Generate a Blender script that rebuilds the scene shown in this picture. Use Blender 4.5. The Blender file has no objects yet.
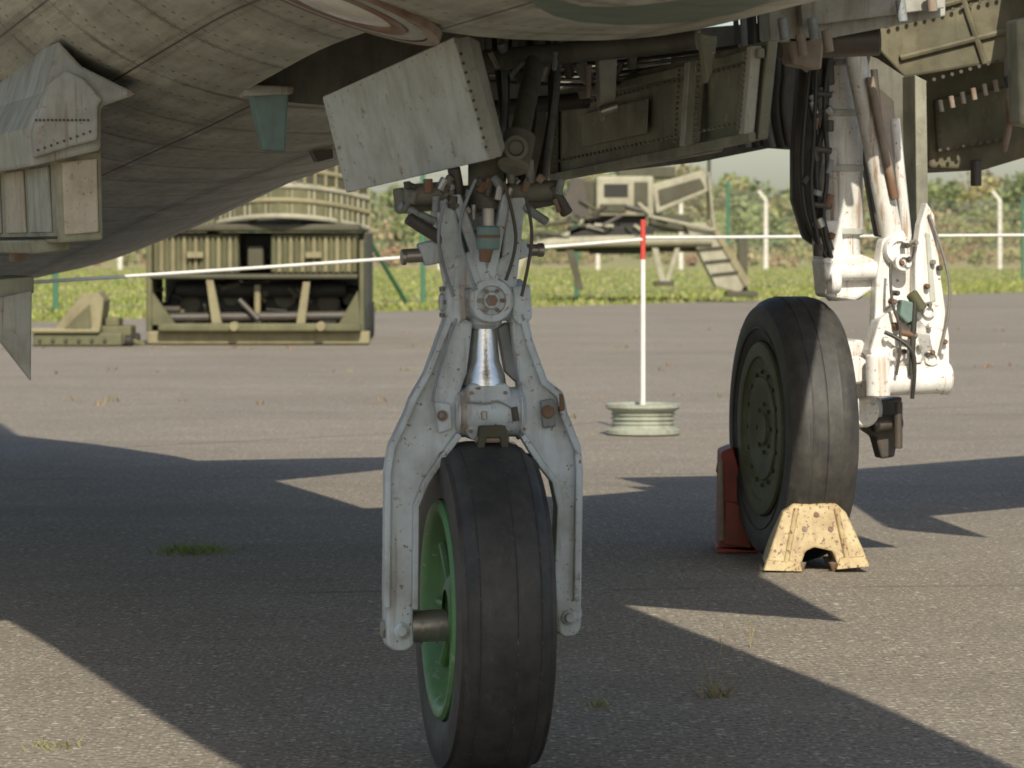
import bpy, bmesh, math, random
import numpy as np
from mathutils import Vector, Matrix
from mathutils.bvhtree import BVHTree
random.seed(4); rng=np.random.default_rng(7)
scene=bpy.context.scene
F=3600.0; HZ=245.0; CH=1.05
def W(px,py,d): return Vector(((px-512)/F*d, d, CH-(py-HZ)/F*d))
def GD(px,py):
    d=CH*F/(py-HZ); return Vector(((px-512)/F*d,d,0))

# ---------------- camera, light ----------------
cam=bpy.data.cameras.new("camera"); co=bpy.data.objects.new("camera",cam); scene.collection.objects.link(co)
co.location=(0,0,CH); co.rotation_euler=(math.pi/2,0,0)
cam.sensor_width=36; cam.lens=36*F/1024; cam.shift_y=-(384-HZ)/1024
cam.clip_start=0.1; cam.clip_end=6000
cam.dof.use_dof=True; cam.dof.focus_distance=8.8; cam.dof.aperture_fstop=12
scene.camera=co
EL=math.radians(38); PHI=math.radians(-8)   # direction shadows fall (from +Y towards +X)
w=bpy.data.worlds.new("World"); scene.world=w; w.use_nodes=True
nt=w.node_tree; bg=nt.nodes["Background"]; sky=nt.nodes.new("ShaderNodeTexSky"); sky.sky_type='NISHITA'
sky.sun_disc=False; sky.sun_elevation=EL; sky.dust_density=1.6; sky.ozone_density=.4
sundir=Vector((-math.sin(PHI)*math.cos(EL), -math.cos(PHI)*math.cos(EL), math.sin(EL)))
sky.sun_rotation=math.atan2(sundir.x,sundir.y)
nt.links.new(sky.outputs[0],bg.inputs[0]); bg.inputs[1].default_value=0.125
sl=bpy.data.lights.new("sun","SUN"); sl.energy=5.0; sl.angle=math.radians(.5); sl.color=(1,.92,.77)
so=bpy.data.objects.new("sun",sl); scene.collection.objects.link(so)
so.rotation_euler=(-sundir).to_track_quat('-Z','Y').to_euler()
scene.view_settings.view_transform='Standard'; scene.view_settings.look='None'; scene.view_settings.exposure=0

# ---------------- materials ----------------
class NB:
    def __init__(s,name):
        s.m=bpy.data.materials.new(name); s.m.use_nodes=True; s.t=s.m.node_tree; s.b=s.t.nodes["Principled BSDF"]
    def n(s,k,**kw):
        x=s.t.nodes.new(k)
        for a,v in kw.items(): setattr(x,a,v)
        return x
    def l(s,a,b): s.t.links.new(a,b)
    def math(s,op,a,b=None,c=None):
        x=s.n("ShaderNodeMath",operation=op)
        for i,v in enumerate((a,b,c)):
            if v is None: continue
            if isinstance(v,(int,float)): x.inputs[i].default_value=v
            else: s.l(v,x.inputs[i])
        return x.outputs[0]
    def mix(s,f,a,b,bt='MIX'):
        x=s.n("ShaderNodeMix",data_type='RGBA',blend_type=bt)
        for i,v in ((0,f),(6,a),(7,b)):
            if isinstance(v,(int,float)): x.inputs[i].default_value=v
            elif isinstance(v,tuple): x.inputs[i].default_value=(*v,1) if len(v)==3 else v
            else: s.l(v,x.inputs[i])
        return x.outputs[2]
    def noise(s,vec,scale,detail=4,rough=.6):
        x=s.n("ShaderNodeTexNoise"); x.inputs["Scale"].default_value=scale; x.inputs["Detail"].default_value=min(detail,4); x.inputs["Roughness"].default_value=rough
        if vec is not None: s.l(vec,x.inputs["Vector"])
        return x.outputs["Fac"]
    def ramp(s,f,lo,hi):
        x=s.n("ShaderNodeMapRange"); x.inputs[1].default_value=lo; x.inputs[2].default_value=hi; s.l(f,x.inputs[0]); return x.outputs[0]
    def mapv(s,vec,sc):
        x=s.n("ShaderNodeMapping"); x.inputs["Scale"].default_value=sc; s.l(vec,x.inputs[0]); return x.outputs[0]
    def bump(s,h,dist,st=1.0):
        x=s.n("ShaderNodeBump"); x.inputs["Distance"].default_value=dist; x.inputs["Strength"].default_value=st; s.l(h,x.inputs["Height"]); s.l(x.outputs[0],s.b.inputs["Normal"])
def paint(name,base,dirt=(.12,.10,.07),amt=.5,rough=.55,metal=0,sc=1.0,chip=None,chipamt=.64,base2=None,streak=None,stk=.56):
    b=NB(name); co_=b.n("ShaderNodeNewGeometry").outputs["Position"]
    n1=b.noise(co_,9*sc,4,.65); n2=b.noise(b.mapv(co_,(30*sc,30*sc,5*sc)),1,3,.6); n3=b.noise(co_,70*sc,3,.7)
    c=base
    if base2: c=b.mix(b.ramp(b.noise(co_,2.6*sc,3),.46,.54),base,base2)
    c=b.mix(b.math('MULTIPLY',b.ramp(n1,.42,.75),amt),c,dirt)
    c=b.mix(b.math('MULTIPLY',b.ramp(n2,.5,.78),amt*.8),c,dirt)
    if streak: c=b.mix(b.math('MULTIPLY',b.ramp(b.noise(b.mapv(co_,(38*sc,38*sc,2.5*sc)),1,3,.6),stk,stk+.1),.75),c,streak)
    if chip:
        c=b.mix(b.ramp(n3,chipamt,chipamt+.05),c,chip)
        c=b.mix(b.math('MULTIPLY',b.ramp(b.noise(co_,24*sc,4,.75),.62,.70),.7),c,chip)
    b.l(c,b.b.inputs["Base Color"]); b.b.inputs["Metallic"].default_value=metal
    b.l(b.math('ADD',b.math('MULTIPLY',n1,.3),rough-.15),b.b.inputs["Roughness"])
    b.bump(b.math('ADD',n3,n1),.0015,.5)
    return b.m
M={}
M['blue']=paint("gear_grey_paint",(.50,.565,.59),(.21,.19,.16),.65,.42,chip=(.20,.115,.065),chipamt=.625,streak=(.28,.21,.15),stk=.58)
M['bluedk']=paint("gear_dark_grey_paint",(.27,.30,.31),(.08,.07,.055),.65,.5,chip=(.15,.09,.05))  # darker grey variant of the gear paint
M['white']=paint("gear_white_paint",(.80,.80,.78),(.42,.35,.26),.45,.4,chip=(.32,.17,.09),chipamt=.63,streak=(.45,.33,.22),stk=.6)
M['whitest']=paint("gear_white_streaked_paint",(.74,.75,.73),(.36,.31,.23),.5,.45,chip=(.3,.16,.08),chipamt=.63,streak=(.30,.17,.09),stk=.54)
M['greyp']=paint("panel_grey_paint",(.49,.52,.48),(.25,.22,.16),.55,.5,chip=(.2,.14,.09),chipamt=.67)
M['greyp2']=paint("pylon_grey_paint",(.37,.38,.34),(.16,.13,.09),.6,.5,chip=(.2,.12,.07),chipamt=.67,streak=(.2,.14,.09),stk=.58)
M['beige']=paint("pylon_beige_face",(.52,.47,.37),(.28,.21,.14),.6,.6,chip=(.2,.1,.05))
M['olive']=paint("olive_panel_paint",(.27,.28,.19),(.10,.08,.055),.6,.55,chip=(.36,.35,.29),chipamt=.71,base2=(.36,.34,.24))
M['olivedk']=paint("wing_underside_olive_shaded",(.105,.10,.06),(.05,.04,.025),.6,.7,chip=(.2,.18,.13),chipamt=.7,base2=(.15,.135,.08))  # dark olive, lowered further to stand in for shade lost through the wing notch
M['greenpanel']=paint("belly_green_paint",(.15,.19,.14),(.07,.07,.05),.4,.5)
M['doorin']=paint("door_inner_paint",(.29,.285,.22),(.10,.085,.06),.65,.5,chip=(.42,.40,.34),chipamt=.68,base2=(.20,.205,.155))
M['dark']=paint("dark_metal",(.055,.05,.045),(.11,.08,.05),.6,.5)
M['bay']=paint("bay_paint",(.15,.15,.12),(.06,.045,.03),.7,.6)
M['steel']=paint("steel",(.38,.36,.32),(.14,.10,.07),.5,.35,metal=.7)
M['chrome']=paint("chrome",(.75,.74,.70),(.4,.35,.28),.3,.25,metal=.95)
M['rust']=paint("rusty_metal",(.20,.115,.07),(.09,.05,.03),.5,.8,base2=(.30,.25,.20))
M['hose']=paint("hose_rubber",(.03,.03,.028),(.08,.07,.05),.4,.5)
M['teal']=paint("teal_paint",(.15,.24,.22),(.07,.07,.05),.5,.5)
M['hubgreen']=paint("hub_green_paint",(.10,.25,.09),(.09,.08,.04),.45,.45,chip=(.33,.36,.28),chipamt=.66)
M['hubolive']=paint("hub_olive_paint",(.10,.11,.05),(.06,.05,.03),.55,.6,chip=(.2,.19,.12),chipamt=.66)
M['lens']=paint("light_lens_glass",(.74,.72,.64),(.4,.35,.26),.35,.2)
M['yellow']=paint("chock_yellow_paint",(.46,.37,.19),(.24,.14,.07),.8,.6,chip=(.15,.07,.035),chipamt=.575)
M['red']=paint("chock_red_paint",(.26,.04,.028),(.10,.05,.03),.7,.6,chip=(.12,.06,.04),chipamt=.6)
M['redpole']=paint("pole_red",(.6,.05,.04),(.3,.1,.07),.3,.5)
M['whitepole']=paint("pole_white",(.80,.79,.74),(.45,.4,.33),.3,.5)
M['rimgrey']=paint("rim_grey_green",(.33,.36,.29),(.15,.12,.08),.5,.6,chip=(.2,.13,.08))
M['khaki']=paint("khaki_paint",(.135,.13,.065),(.06,.05,.03),.5,.75,sc=.5,base2=(.11,.11,.055))
M['khakil']=paint("khaki_light_paint",(.245,.22,.125),(.11,.09,.05),.5,.75,sc=.5)
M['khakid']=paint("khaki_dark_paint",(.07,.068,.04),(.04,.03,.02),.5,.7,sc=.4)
M['tan']=paint("grey_tan_paint",(.34,.325,.24),(.15,.13,.09),.5,.75,sc=.4)
M['black']=paint("black_rubber_parts",(.018,.018,.016),(.04,.035,.025),.4,.7,sc=.5)
M['fgreen']=paint("fence_green_paint",(.05,.16,.10),(.05,.08,.05),.3,.6,sc=.3)
M['concrete']=paint("concrete_post",(.62,.60,.55),(.4,.36,.3),.4,.85,sc=.3)
M['wire']=paint("fence_wire",(.25,.27,.23),(.15,.14,.1),.3,.6,sc=.3)
M['wstem']=paint("dry_stem",(.3,.26,.13),(.2,.15,.08),.3,.8)

def tyremat():
    b=NB("tyre_rubber"); p=b.n("ShaderNodeNewGeometry").outputs["Position"]
    n=b.noise(p,14,4,.7); n2=b.noise(b.mapv(p,(60,60,7)),1,4,.7)
    c=b.mix(b.ramp(n,.35,.75),(.028,.028,.027),(.068,.062,.053))
    c=b.mix(b.math('MULTIPLY',b.ramp(n2,.56,.75),.45),c,(.12,.11,.09))
    b.l(c,b.b.inputs["Base Color"]); b.b.inputs["Roughness"].default_value=.58
    b.bump(b.noise(p,160,3,.7),.001,.6); return b.m
M['tyre']=tyremat()
def groovemat():
    b=NB("tyre_scuff_line"); p=b.n("ShaderNodeNewGeometry").outputs["Position"]
    f=b.math('MULTIPLY',b.ramp(b.noise(p,130,4,.8),.53,.66),b.ramp(b.noise(p,9,3,.6),.4,.62))
    c=b.mix(f,(.035,.034,.031),(.22,.205,.175))
    b.l(c,b.b.inputs["Base Color"]); b.b.inputs["Roughness"].default_value=.85; return b.m
M['groove']=groovemat()

def hullmat():
    b=NB("aircraft_skin"); uv=b.n("ShaderNodeUVMap").outputs[0]; p=b.n("ShaderNodeNewGeometry").outputs["Position"]
    s=b.n("ShaderNodeSeparateXYZ"); b.l(uv,s.inputs[0]); u,v=s.outputs[0],s.outputs[1]
    camo=b.ramp(b.noise(p,1.15,3,.5),.49,.53)
    c=b.mix(camo,(.48,.475,.385),(.37,.38,.30))
    c=b.mix(b.math('MULTIPLY',b.ramp(b.noise(b.mapv(uv,(1.2,9,1)),3,4,.7),.42,.72),.65),c,(.18,.145,.10))
    c=b.mix(b.math('MULTIPLY',b.ramp(b.noise(p,22,4,.7),.5,.8),.6),c,(.54,.53,.46))
    c=b.mix(b.math('MULTIPLY',b.ramp(b.noise(p,2.3,4,.7),.52,.7),.5),c,(.19,.16,.115))
    def line(x,per,off,wd):
        a=b.math('FRACT',b.math('DIVIDE',b.math('ADD',x,off+50*per),per))
        a=b.math('ABSOLUTE',b.math('SUBTRACT',a,.5)); a=b.math('MULTIPLY',b.math('SUBTRACT',.5,a),per)
        return a, b.math('LESS_THAN',a,wd)
    au,lu=line(u,.62,.1,.0035); av,lv=line(v,.29,.05,.003)
    au2,lu2=line(u,.31,.22,.002)
    lines=b.math('MAXIMUM',lu,lv)
    def dots(a,x,lo):
        band=b.math('COMPARE',a,lo,.0045)
        f=b.math('FRACT',b.math('DIVIDE',b.math('ADD',x,20.0),.028)); f=b.math('COMPARE',f,.5,.16)
        return b.math('MULTIPLY',band,f)
    riv=b.math('MAXIMUM',dots(au,v,.02),b.math('MAXIMUM',dots(av,u,.018),dots(au2,v,.004)))
    c=b.mix(b.math('MULTIPLY',riv,.7),c,(.09,.07,.05))
    g=b.math('MULTIPLY',b.math('SUBTRACT',1.0,b.ramp(b.math('MINIMUM',au,av),0.0,.04)),b.ramp(b.noise(p,6,4),.38,.65))
    c=b.mix(b.math('MULTIPLY',g,.85),c,(.13,.085,.045))
    c=b.mix(b.math('MULTIPLY',lines,.85),c,(.04,.033,.025))
    b.l(c,b.b.inputs["Base Color"]); b.b.inputs["Roughness"].default_value=.42
    h=b.math('SUBTRACT',b.math('MULTIPLY',b.noise(p,5,2),1.2),lines)
    b.bump(h,.004,.7); return b.m
M['hull']=hullmat()

def asphalt():
    b=NB("asphalt"); p=b.n("ShaderNodeNewGeometry").outputs["Position"]
    big=b.noise(p,.35,4,.6); mid=b.noise(p,3,4,.7); fine=b.noise(p,48,4,.8)
    c=b.mix(b.ramp(big,.3,.7),(.28,.245,.195),(.365,.32,.258))
    c=b.mix(b.math('MULTIPLY',b.ramp(mid,.35,.75),.45),c,(.19,.165,.13))
    c=b.mix(b.math('MULTIPLY',b.ramp(fine,.46,.62),.85),c,(.11,.097,.078))
    def stones(scale,rad,thr,amt,col,c):
        vo=b.n("ShaderNodeTexVoronoi"); vo.inputs["Scale"].default_value=scale; b.l(p,vo.inputs["Vector"])
        vs=b.n("ShaderNodeSeparateXYZ"); b.l(vo.outputs["Color"],vs.inputs[0])
        st=b.math('MULTIPLY',b.math('LESS_THAN',vo.outputs["Distance"],rad),b.math('GREATER_THAN',vs.outputs[0],thr))
        return b.mix(b.math('MULTIPLY',st,amt),c,col),st
    c,st=stones(65,.28,.45,.8,(.60,.545,.45),c)
    c,s2=stones(22,.2,.7,.75,(.62,.56,.47),c)
    sx=b.n("ShaderNodeSeparateXYZ"); b.l(p,sx.inputs[0])
    yy=b.math('ADD',b.math('ADD',sx.outputs[1],b.math('MULTIPLY',sx.outputs[0],-.12)),b.math('MULTIPLY',b.noise(p,.8,2),.15))
    ln=b.math('ABSOLUTE',b.math('SUBTRACT',b.math('FRACT',b.math('DIVIDE',yy,5.5)),.5))
    seam=b.math('GREATER_THAN',ln,.495)
    c=b.mix(b.math('MULTIPLY',b.math('MULTIPLY',seam,b.ramp(b.noise(p,2.5,4),.4,.65)),.6),c,(.14,.11,.07))
    sk=b.noise(b.mapv(p,(.12,1.1,1)),1,4,.6)
    c=b.mix(b.math('MULTIPLY',b.ramp(sk,.5,.72),.4),c,(.18,.155,.125))
    b.l(c,b.b.inputs["Base Color"]); b.b.inputs["Roughness"].default_value=.9; b.b.inputs["Specular IOR Level"].default_value=.25
    b.bump(b.math('ADD',fine,b.math('MULTIPLY',st,.8)),.009,.9); return b.m
M['asphalt']=asphalt()
def grassmat():
    b=NB("grass"); p=b.n("ShaderNodeNewGeometry").outputs["Position"]
    c=b.mix(b.ramp(b.noise(p,.25,4,.65),.35,.65),(.23,.27,.07),(.33,.33,.12))
    c=b.mix(b.ramp(b.noise(p,1.5,4,.7),.5,.75),c,(.16,.19,.055))
    s=b.n("ShaderNodeSeparateXYZ"); b.l(p,s.inputs[0])
    dry=b.math('MULTIPLY',b.ramp(s.outputs[1],110,170),b.ramp(b.noise(b.mapv(p,(.05,.02,1)),1,3),.35,.6))
    c=b.mix(dry,c,(.36,.29,.17))
    b.l(c,b.b.inputs["Base Color"]); b.b.inputs["Roughness"].default_value=.95; b.b.inputs["Specular IOR Level"].default_value=.1
    return b.m
M['grass']=grassmat()
def leafmat(name,tr=.3):
    b=NB(name); a=b.n("ShaderNodeAttribute",attribute_name="Col")
    b.l(a.outputs["Color"],b.b.inputs["Base Color"]); b.b.inputs["Roughness"].default_value=.8; b.b.inputs["Specular IOR Level"].default_value=.15
    t=b.n("ShaderNodeBsdfTranslucent"); b.l(a.outputs["Color"],t.inputs[0]); mx=b.n("ShaderNodeMixShader"); mx.inputs[0].default_value=tr
    o=b.t.nodes["Material Output"]; b.l(b.b.outputs[0],mx.inputs[1]); b.l(t.outputs[0],mx.inputs[2]); b.l(mx.outputs[0],o.inputs[0]); return b.m
M['leaf']=leafmat("foliage_leaves")

# ---------------- mesh helpers ----------------
def empty(name):
    e=bpy.data.objects.new(name,None); scene.collection.objects.link(e); return e
PAR=[None]
def link(name,me,mat,smooth=False,par=None):
    o=bpy.data.objects.new(name,me); scene.collection.objects.link(o)
    if mat: me.materials.append(M[mat] if isinstance(mat,str) else mat)
    if smooth:
        me.polygons.foreach_set("use_smooth",[True]*len(me.polygons))
        try: me.set_sharp_from_angle(angle=math.radians(35))
        except Exception: pass
    p=par or PAR[0]
    if p: o.parent=p
    return o
def frombm(name,bm,mat,smooth=False,bev=0,seg=2):
    bmesh.ops.recalc_face_normals(bm,faces=bm.faces)
    me=bpy.data.meshes.new(name); bm.to_mesh(me); bm.free()
    o=link(name,me,mat,smooth)
    if bev:
        md=o.modifiers.new("b","BEVEL"); md.width=bev; md.segments=seg; md.limit_method='ANGLE'; md.angle_limit=math.radians(35)
    return o
def prism(name,pts,vec,mat,bev=.004,pts2=None):
    bm=bmesh.new(); vec=Vector(vec)
    a=[bm.verts.new(Vector(p)) for p in pts]
    c=[bm.verts.new(Vector(q)) for q in pts2] if pts2 else [bm.verts.new(Vector(p)+vec) for p in pts]
    n=len(a); f1=bm.faces.new(a); f2=bm.faces.new(c[::-1])
    for i in range(n): bm.faces.new([a[i],c[i],c[(i+1)%n],a[(i+1)%n]])
    bm.normal_update(); bmesh.ops.recalc_face_normals(bm,faces=bm.faces)
    if n>4: bmesh.ops.triangulate(bm,faces=[f for f in bm.faces if len(f.verts)>4])
    return frombm(name,bm,mat,False,bev)
def basis(ax):
    ax=Vector(ax).normalized(); t=Vector((0,0,1)) if abs(ax.z)<.9 else Vector((1,0,0))
    x=ax.cross(t).normalized(); y=ax.cross(x).normalized(); return x,y,ax
def lathe(name,c,ax,prof,mat,seg=40,closed=False):
    x,y,z=basis(ax); c=Vector(c); bm=bmesh.new(); rings=[]
    for (r,h) in prof:
        if r<1e-5: rings.append([bm.verts.new(c+z*h)])
        else: rings.append([bm.verts.new(c+z*h+(x*math.cos(2*math.pi*i/seg)+y*math.sin(2*math.pi*i/seg))*r) for i in range(seg)])
    pr=list(zip(rings,rings[1:]))
    if closed: pr.append((rings[-1],rings[0]))
    for a,b2 in pr:
        for i in range(seg):
            j=(i+1)%seg
            if len(a)==1 and len(b2)==1: continue
            if len(a)==1: bm.faces.new([a[0],b2[i],b2[j]])
            elif len(b2)==1: bm.faces.new([a[i],a[j],b2[0]])
            else: bm.faces.new([a[i],a[j],b2[j],b2[i]])
    return frombm(name,bm,mat,True)
def rod(name,p,q,r,mat,r2=None,seg=24,ch=.15):
    p=Vector(p);q=Vector(q);L=(q-p).length; r2=r if r2 is None else r2; k=min(r,r2)*ch
    return lathe(name,p,q-p,[(0,0),(r-k,0),(r,k),(r2,L-k),(r2-k,L),(0,L)],mat,seg)
def pipe(name,pts,r,mat,n=8):
    cu=bpy.data.curves.new(name,'CURVE'); cu.dimensions='3D'; cu.bevel_depth=r; cu.bevel_resolution=3; cu.use_fill_caps=True
    sp=cu.splines.new('NURBS') if len(pts)>2 else cu.splines.new('POLY'); sp.points.add(len(pts)-1)
    for i,p in enumerate(pts): sp.points[i].co=(*p,1)
    if len(pts)>2: sp.use_endpoint_u=True; sp.order_u=3; sp.resolution_u=8
    cu.materials.append(M[mat]); o=bpy.data.objects.new(name,cu); scene.collection.objects.link(o)
    if PAR[0]: o.parent=PAR[0]
    return o
def boltring(c,ax,R,n,r,h,mat='steel',name="bolts"):
    x,y,z=basis(ax); bm=bmesh.new()
    for k in range(n):
        a=2*math.pi*k/n; cc=Vector(c)+(x*math.cos(a)+y*math.sin(a))*R
        v=[bm.verts.new(cc+(x*math.cos(b)+y*math.sin(b))*r+z*hh) for hh in (0,h) for b in [i*math.pi/3 for i in range(6)]]
        bm.faces.new(v[6:]); bm.faces.new(v[:6][::-1])
        for i in range(6): bm.faces.new([v[i],v[(i+1)%6],v[6+(i+1)%6],v[6+i]])
    return frombm(name,bm,mat)
def boltsat(pts,nrm,r,h,mat,name="rivets"):
    x,y,z=basis(nrm); bm=bmesh.new()
    for cc in pts:
        cc=Vector(cc)
        v=[bm.verts.new(cc+(x*math.cos(b)+y*math.sin(b))*r+z*hh) for hh in (-.002,h) for b in [i*math.pi/3 for i in range(6)]]
        bm.faces.new(v[6:])
        for i in range(6): bm.faces.new([v[i],v[(i+1)%6],v[6+(i+1)%6],v[6+i]])
    return frombm(name,bm,mat)

# ---------------- ground ----------------
def sheet(name,pts,z,mat):
    me=bpy.data.meshes.new(name); me.from_pydata([(x,y,z) for x,y in pts],[],[tuple(range(len(pts)))]); me.update()
    return link(name,me,mat)
sheet("grass_field",[(-2500,-2500),(2500,-2500),(2500,4000),(-2500,4000)],-.012,'grass')
def edge_d(x): return 49+(x+6.6)*(31/18.0)
sheet("asphalt_apron",[(-60,-60),(90,-60),(90,edge_d(90)),(20,edge_d(20)),(-12,edge_d(-12)),(-30,edge_d(-12)-8),(-60,edge_d(-12)-10)],0,'asphalt')

def blades(name,pos,h,wd,cols,mat='leaf',lean=.35):
    n=len(pos); pos=np.array(pos); ang=rng.uniform(0,2*np.pi,n); hh=np.array(h)*rng.uniform(.5,1.2,n); ww=wd*rng.uniform(.6,1.3,n)
    dx=np.cos(ang)*ww; dy=np.sin(ang)*ww; la=rng.uniform(0,2*np.pi,n)
    V=np.zeros((n,3,3)); V[:,0]=pos+np.stack([dx,dy,0*dx],1); V[:,1]=pos-np.stack([dx,dy,0*dx],1)
    V[:,2]=pos+np.stack([np.cos(la)*hh*lean,np.sin(la)*hh*lean,hh],1)
    me=bpy.data.meshes.new(name); me.from_pydata(V.reshape(-1,3).tolist(),[],np.arange(3*n).reshape(-1,3).tolist())
    ca=me.color_attributes.new("Col",'FLOAT_COLOR','POINT')
    c=np.array(cols)[rng.integers(0,len(cols),n)]*rng.uniform(.7,1.25,(n,1)); c=np.concatenate([c,np.ones((n,1))],1)
    ca.data.foreach_set("color",np.repeat(c,3,axis=0).astype(np.float32).ravel()); return link(name,me,mat)
P=[]
for i in range(42000):
    d=48+ (rng.random()**1.4)*110; x=rng.uniform(-.16,.16)*d
    if d<edge_d(x)+rng.normal(0,.35): continue
    P.append((x,d,-.012))
blades("meadow_grass",P,.09,.05,[(.29,.34,.09),(.35,.38,.13),(.23,.27,.07),(.42,.38,.19)])
P=[]
for row,(a,bx,n) in enumerate([(24.5,.1,16),(30,.12,30),(37,.1,22),(21,.1,5),(43,.2,26)]):
    for k in range(n):
        x=rng.uniform(-.16,.16)*a; y=a+bx*x+rng.normal(0,.5)
        if row==3 and x<0: continue
        m=int(rng.integers(2,8))
        for j in range(m): P.append((x+rng.normal(0,.03),y+rng.normal(0,.05),0))
blades("apron_weeds",P,.04,.008,[(.34,.25,.13),(.36,.22,.11),(.26,.26,.12)],lean=.8)
def tuft(name,c,r,n,h,cols,wd=.003,lean=.9):
    blades(name,[(c[0]+rng.normal(0,r),c[1]+rng.normal(0,r*1.2),0) for _ in range(n)],h,wd,cols,lean=lean)
tuft("grass_tuft",GD(195,552),.06,260,.03,[(.16,.24,.06),(.24,.28,.10)])
tuft("grass_tuft",GD(716,697),.018,50,.045,[(.2,.2,.09),(.34,.28,.15)],.002)
tuft("grass_tuft",GD(600,706),.016,40,.015,[(.3,.29,.13)])
tuft("grass_tuft",GD(55,748),.03,40,.018,[(.3,.29,.13)])
def stalks(c,hs):
    e=empty("dry_weed"); PAR[0]=e
    for k,(dx,hh) in enumerate(hs):
        c=Vector(c); top=c+Vector((dx,.01,hh))
        pipe("stem_%d"%k,[c,c+Vector((dx*.3,0,hh*.5)),top],.0009,'wstem')
        bl=[tuple(top+Vector((rng.normal(0,.005),rng.normal(0,.005),rng.normal(-.02,.02)))) for _ in range(16)]
        blades("seed_head_%d"%k,bl,.010,.0015,[(.32,.26,.15)])
    PAR[0]=None
stalks(GD(714,698),[(.02,.13),(-.02,.09),(.035,.07),(-.03,.05)])
stalks(GD(750,648),[(.0,.07),(.012,.05)])

# ---------------- trees, shrubs ----------------
def foliage(name,clumps,par=None):
    Vs=[];C=[]
    for (c,r,n,sz,col,flat) in clumps:
        u=rng.normal(size=(n,3)); u/=np.linalg.norm(u,axis=1)[:,None]; rad=r*rng.uniform(.45,1.08,n)**.6
        p=np.array(c)+u*rad[:,None]*np.array([1,1,flat])
        a=rng.normal(size=(n,3)); a/=np.linalg.norm(a,axis=1)[:,None]; b=np.cross(a,rng.normal(size=(n,3))); b/=np.linalg.norm(b,axis=1)[:,None]
        s=sz*rng.uniform(.5,1.2,(n,1)); Vs.append(np.stack([p-a*s,p+b*s*.6,p+a*s,p-b*s*.6],1))
        C.append(np.array(col)*rng.uniform(.78,1.2,(n,1)))
    V=np.concatenate(Vs); C=np.concatenate(C); n=len(V)
    me=bpy.data.meshes.new(name); me.from_pydata(V.reshape(-1,3).tolist(),[],np.arange(4*n).reshape(-1,4).tolist())
    ca=me.color_attributes.new("Col",'FLOAT_COLOR','POINT'); C4=np.concatenate([C,np.ones((n,1))],1)
    ca.data.foreach_set("color",np.repeat(C4,4,axis=0).astype(np.float32).ravel())
    return link(name,me,'leaf',par=par)
hazed_greens=[(.25,.30,.14),(.30,.34,.15),(.35,.35,.16),(.40,.36,.18),(.23,.28,.14),(.33,.30,.17)]  # paler than the leaves themselves: distance haze is mixed into the colour
cl=[];tr=[]
for i in range(150):
    d=rng.uniform(380,560); x=rng.uniform(-.17,.17)*d
    # the wood thins towards one end and has an uneven skyline
    sk=.5+.5*math.sin(x*.11)+.3*math.sin(x*.29+1)
    top=CH+((58+22*max(0,min(1,sk))+rng.uniform(-5,8))/F)*d
    col=hazed_greens[rng.integers(0,len(hazed_greens))]; tr.append((x,d,top))
    for k in range(11):
        rr=rng.uniform(.11,.2)*top; z=rng.uniform(.15,1.0)*(top-rr*.85)
        w_=.30*top*(1-.5*(z/top))
        cl.append(((x+rng.normal(0,w_),d+rng.normal(0,w_),max(z,rr*.6)),rr,70,.45,tuple(np.array(col)*rng.uniform(.78,1.15)),.8))
te=empty("distant_trees"); PAR[0]=te
foliage("tree_crowns",cl)
bm=bmesh.new()
for (x,d,top) in tr:
    for (dx,r0,h0,h1,lx) in ((0,.2,0,.7,0),(0,.09,.35,.75,1.3),(0,.09,.3,.7,-1.3)):
        q=[]
        for (zz,rr,ox) in ((h0*top,r0,0),(h1*top,r0*.35,lx)):
            q.append([bm.verts.new((x+ox+math.cos(a)*rr,d+math.sin(a)*rr,zz)) for a in [i*math.pi/2.5 for i in range(5)]])
        for i in range(5): bm.faces.new([q[0][i],q[0][(i+1)%5],q[1][(i+1)%5],q[1][i]])
M['bark']=paint("bark",(.22,.20,.16),(.12,.10,.08),.5,.9,sc=.2)
frombm("tree_trunks",bm,'bark'); PAR[0]=None
cl=[]
shr=[(.38,.27,.17),(.42,.33,.19),(.34,.33,.16),(.43,.38,.21),(.28,.31,.13),(.40,.25,.17)]
for i in range(170):
    d=rng.uniform(160,260); x=rng.uniform(-.17,.17)*d; hh=rng.uniform(.4,1.1)*(d/180)
    cl.append(((x,d,hh*.5),hh*.6,55,.16,shr[rng.integers(0,6)],.8)); cl.append(((x+rng.normal(0,.9),d,hh*.35),hh*.5,35,.14,shr[rng.integers(0,6)],.7))
for i in range(60):
    d=rng.uniform(240,330); x=rng.uniform(-.18,.18)*d
    for k in range(3): cl.append(((x+rng.normal(0,1.6),d,rng.uniform(.8,3.2)),1.5,70,.28,(.29,.33,.15) if rng.random()<.6 else (.38,.31,.19),.8))
foliage("shrubs",cl)

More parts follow.
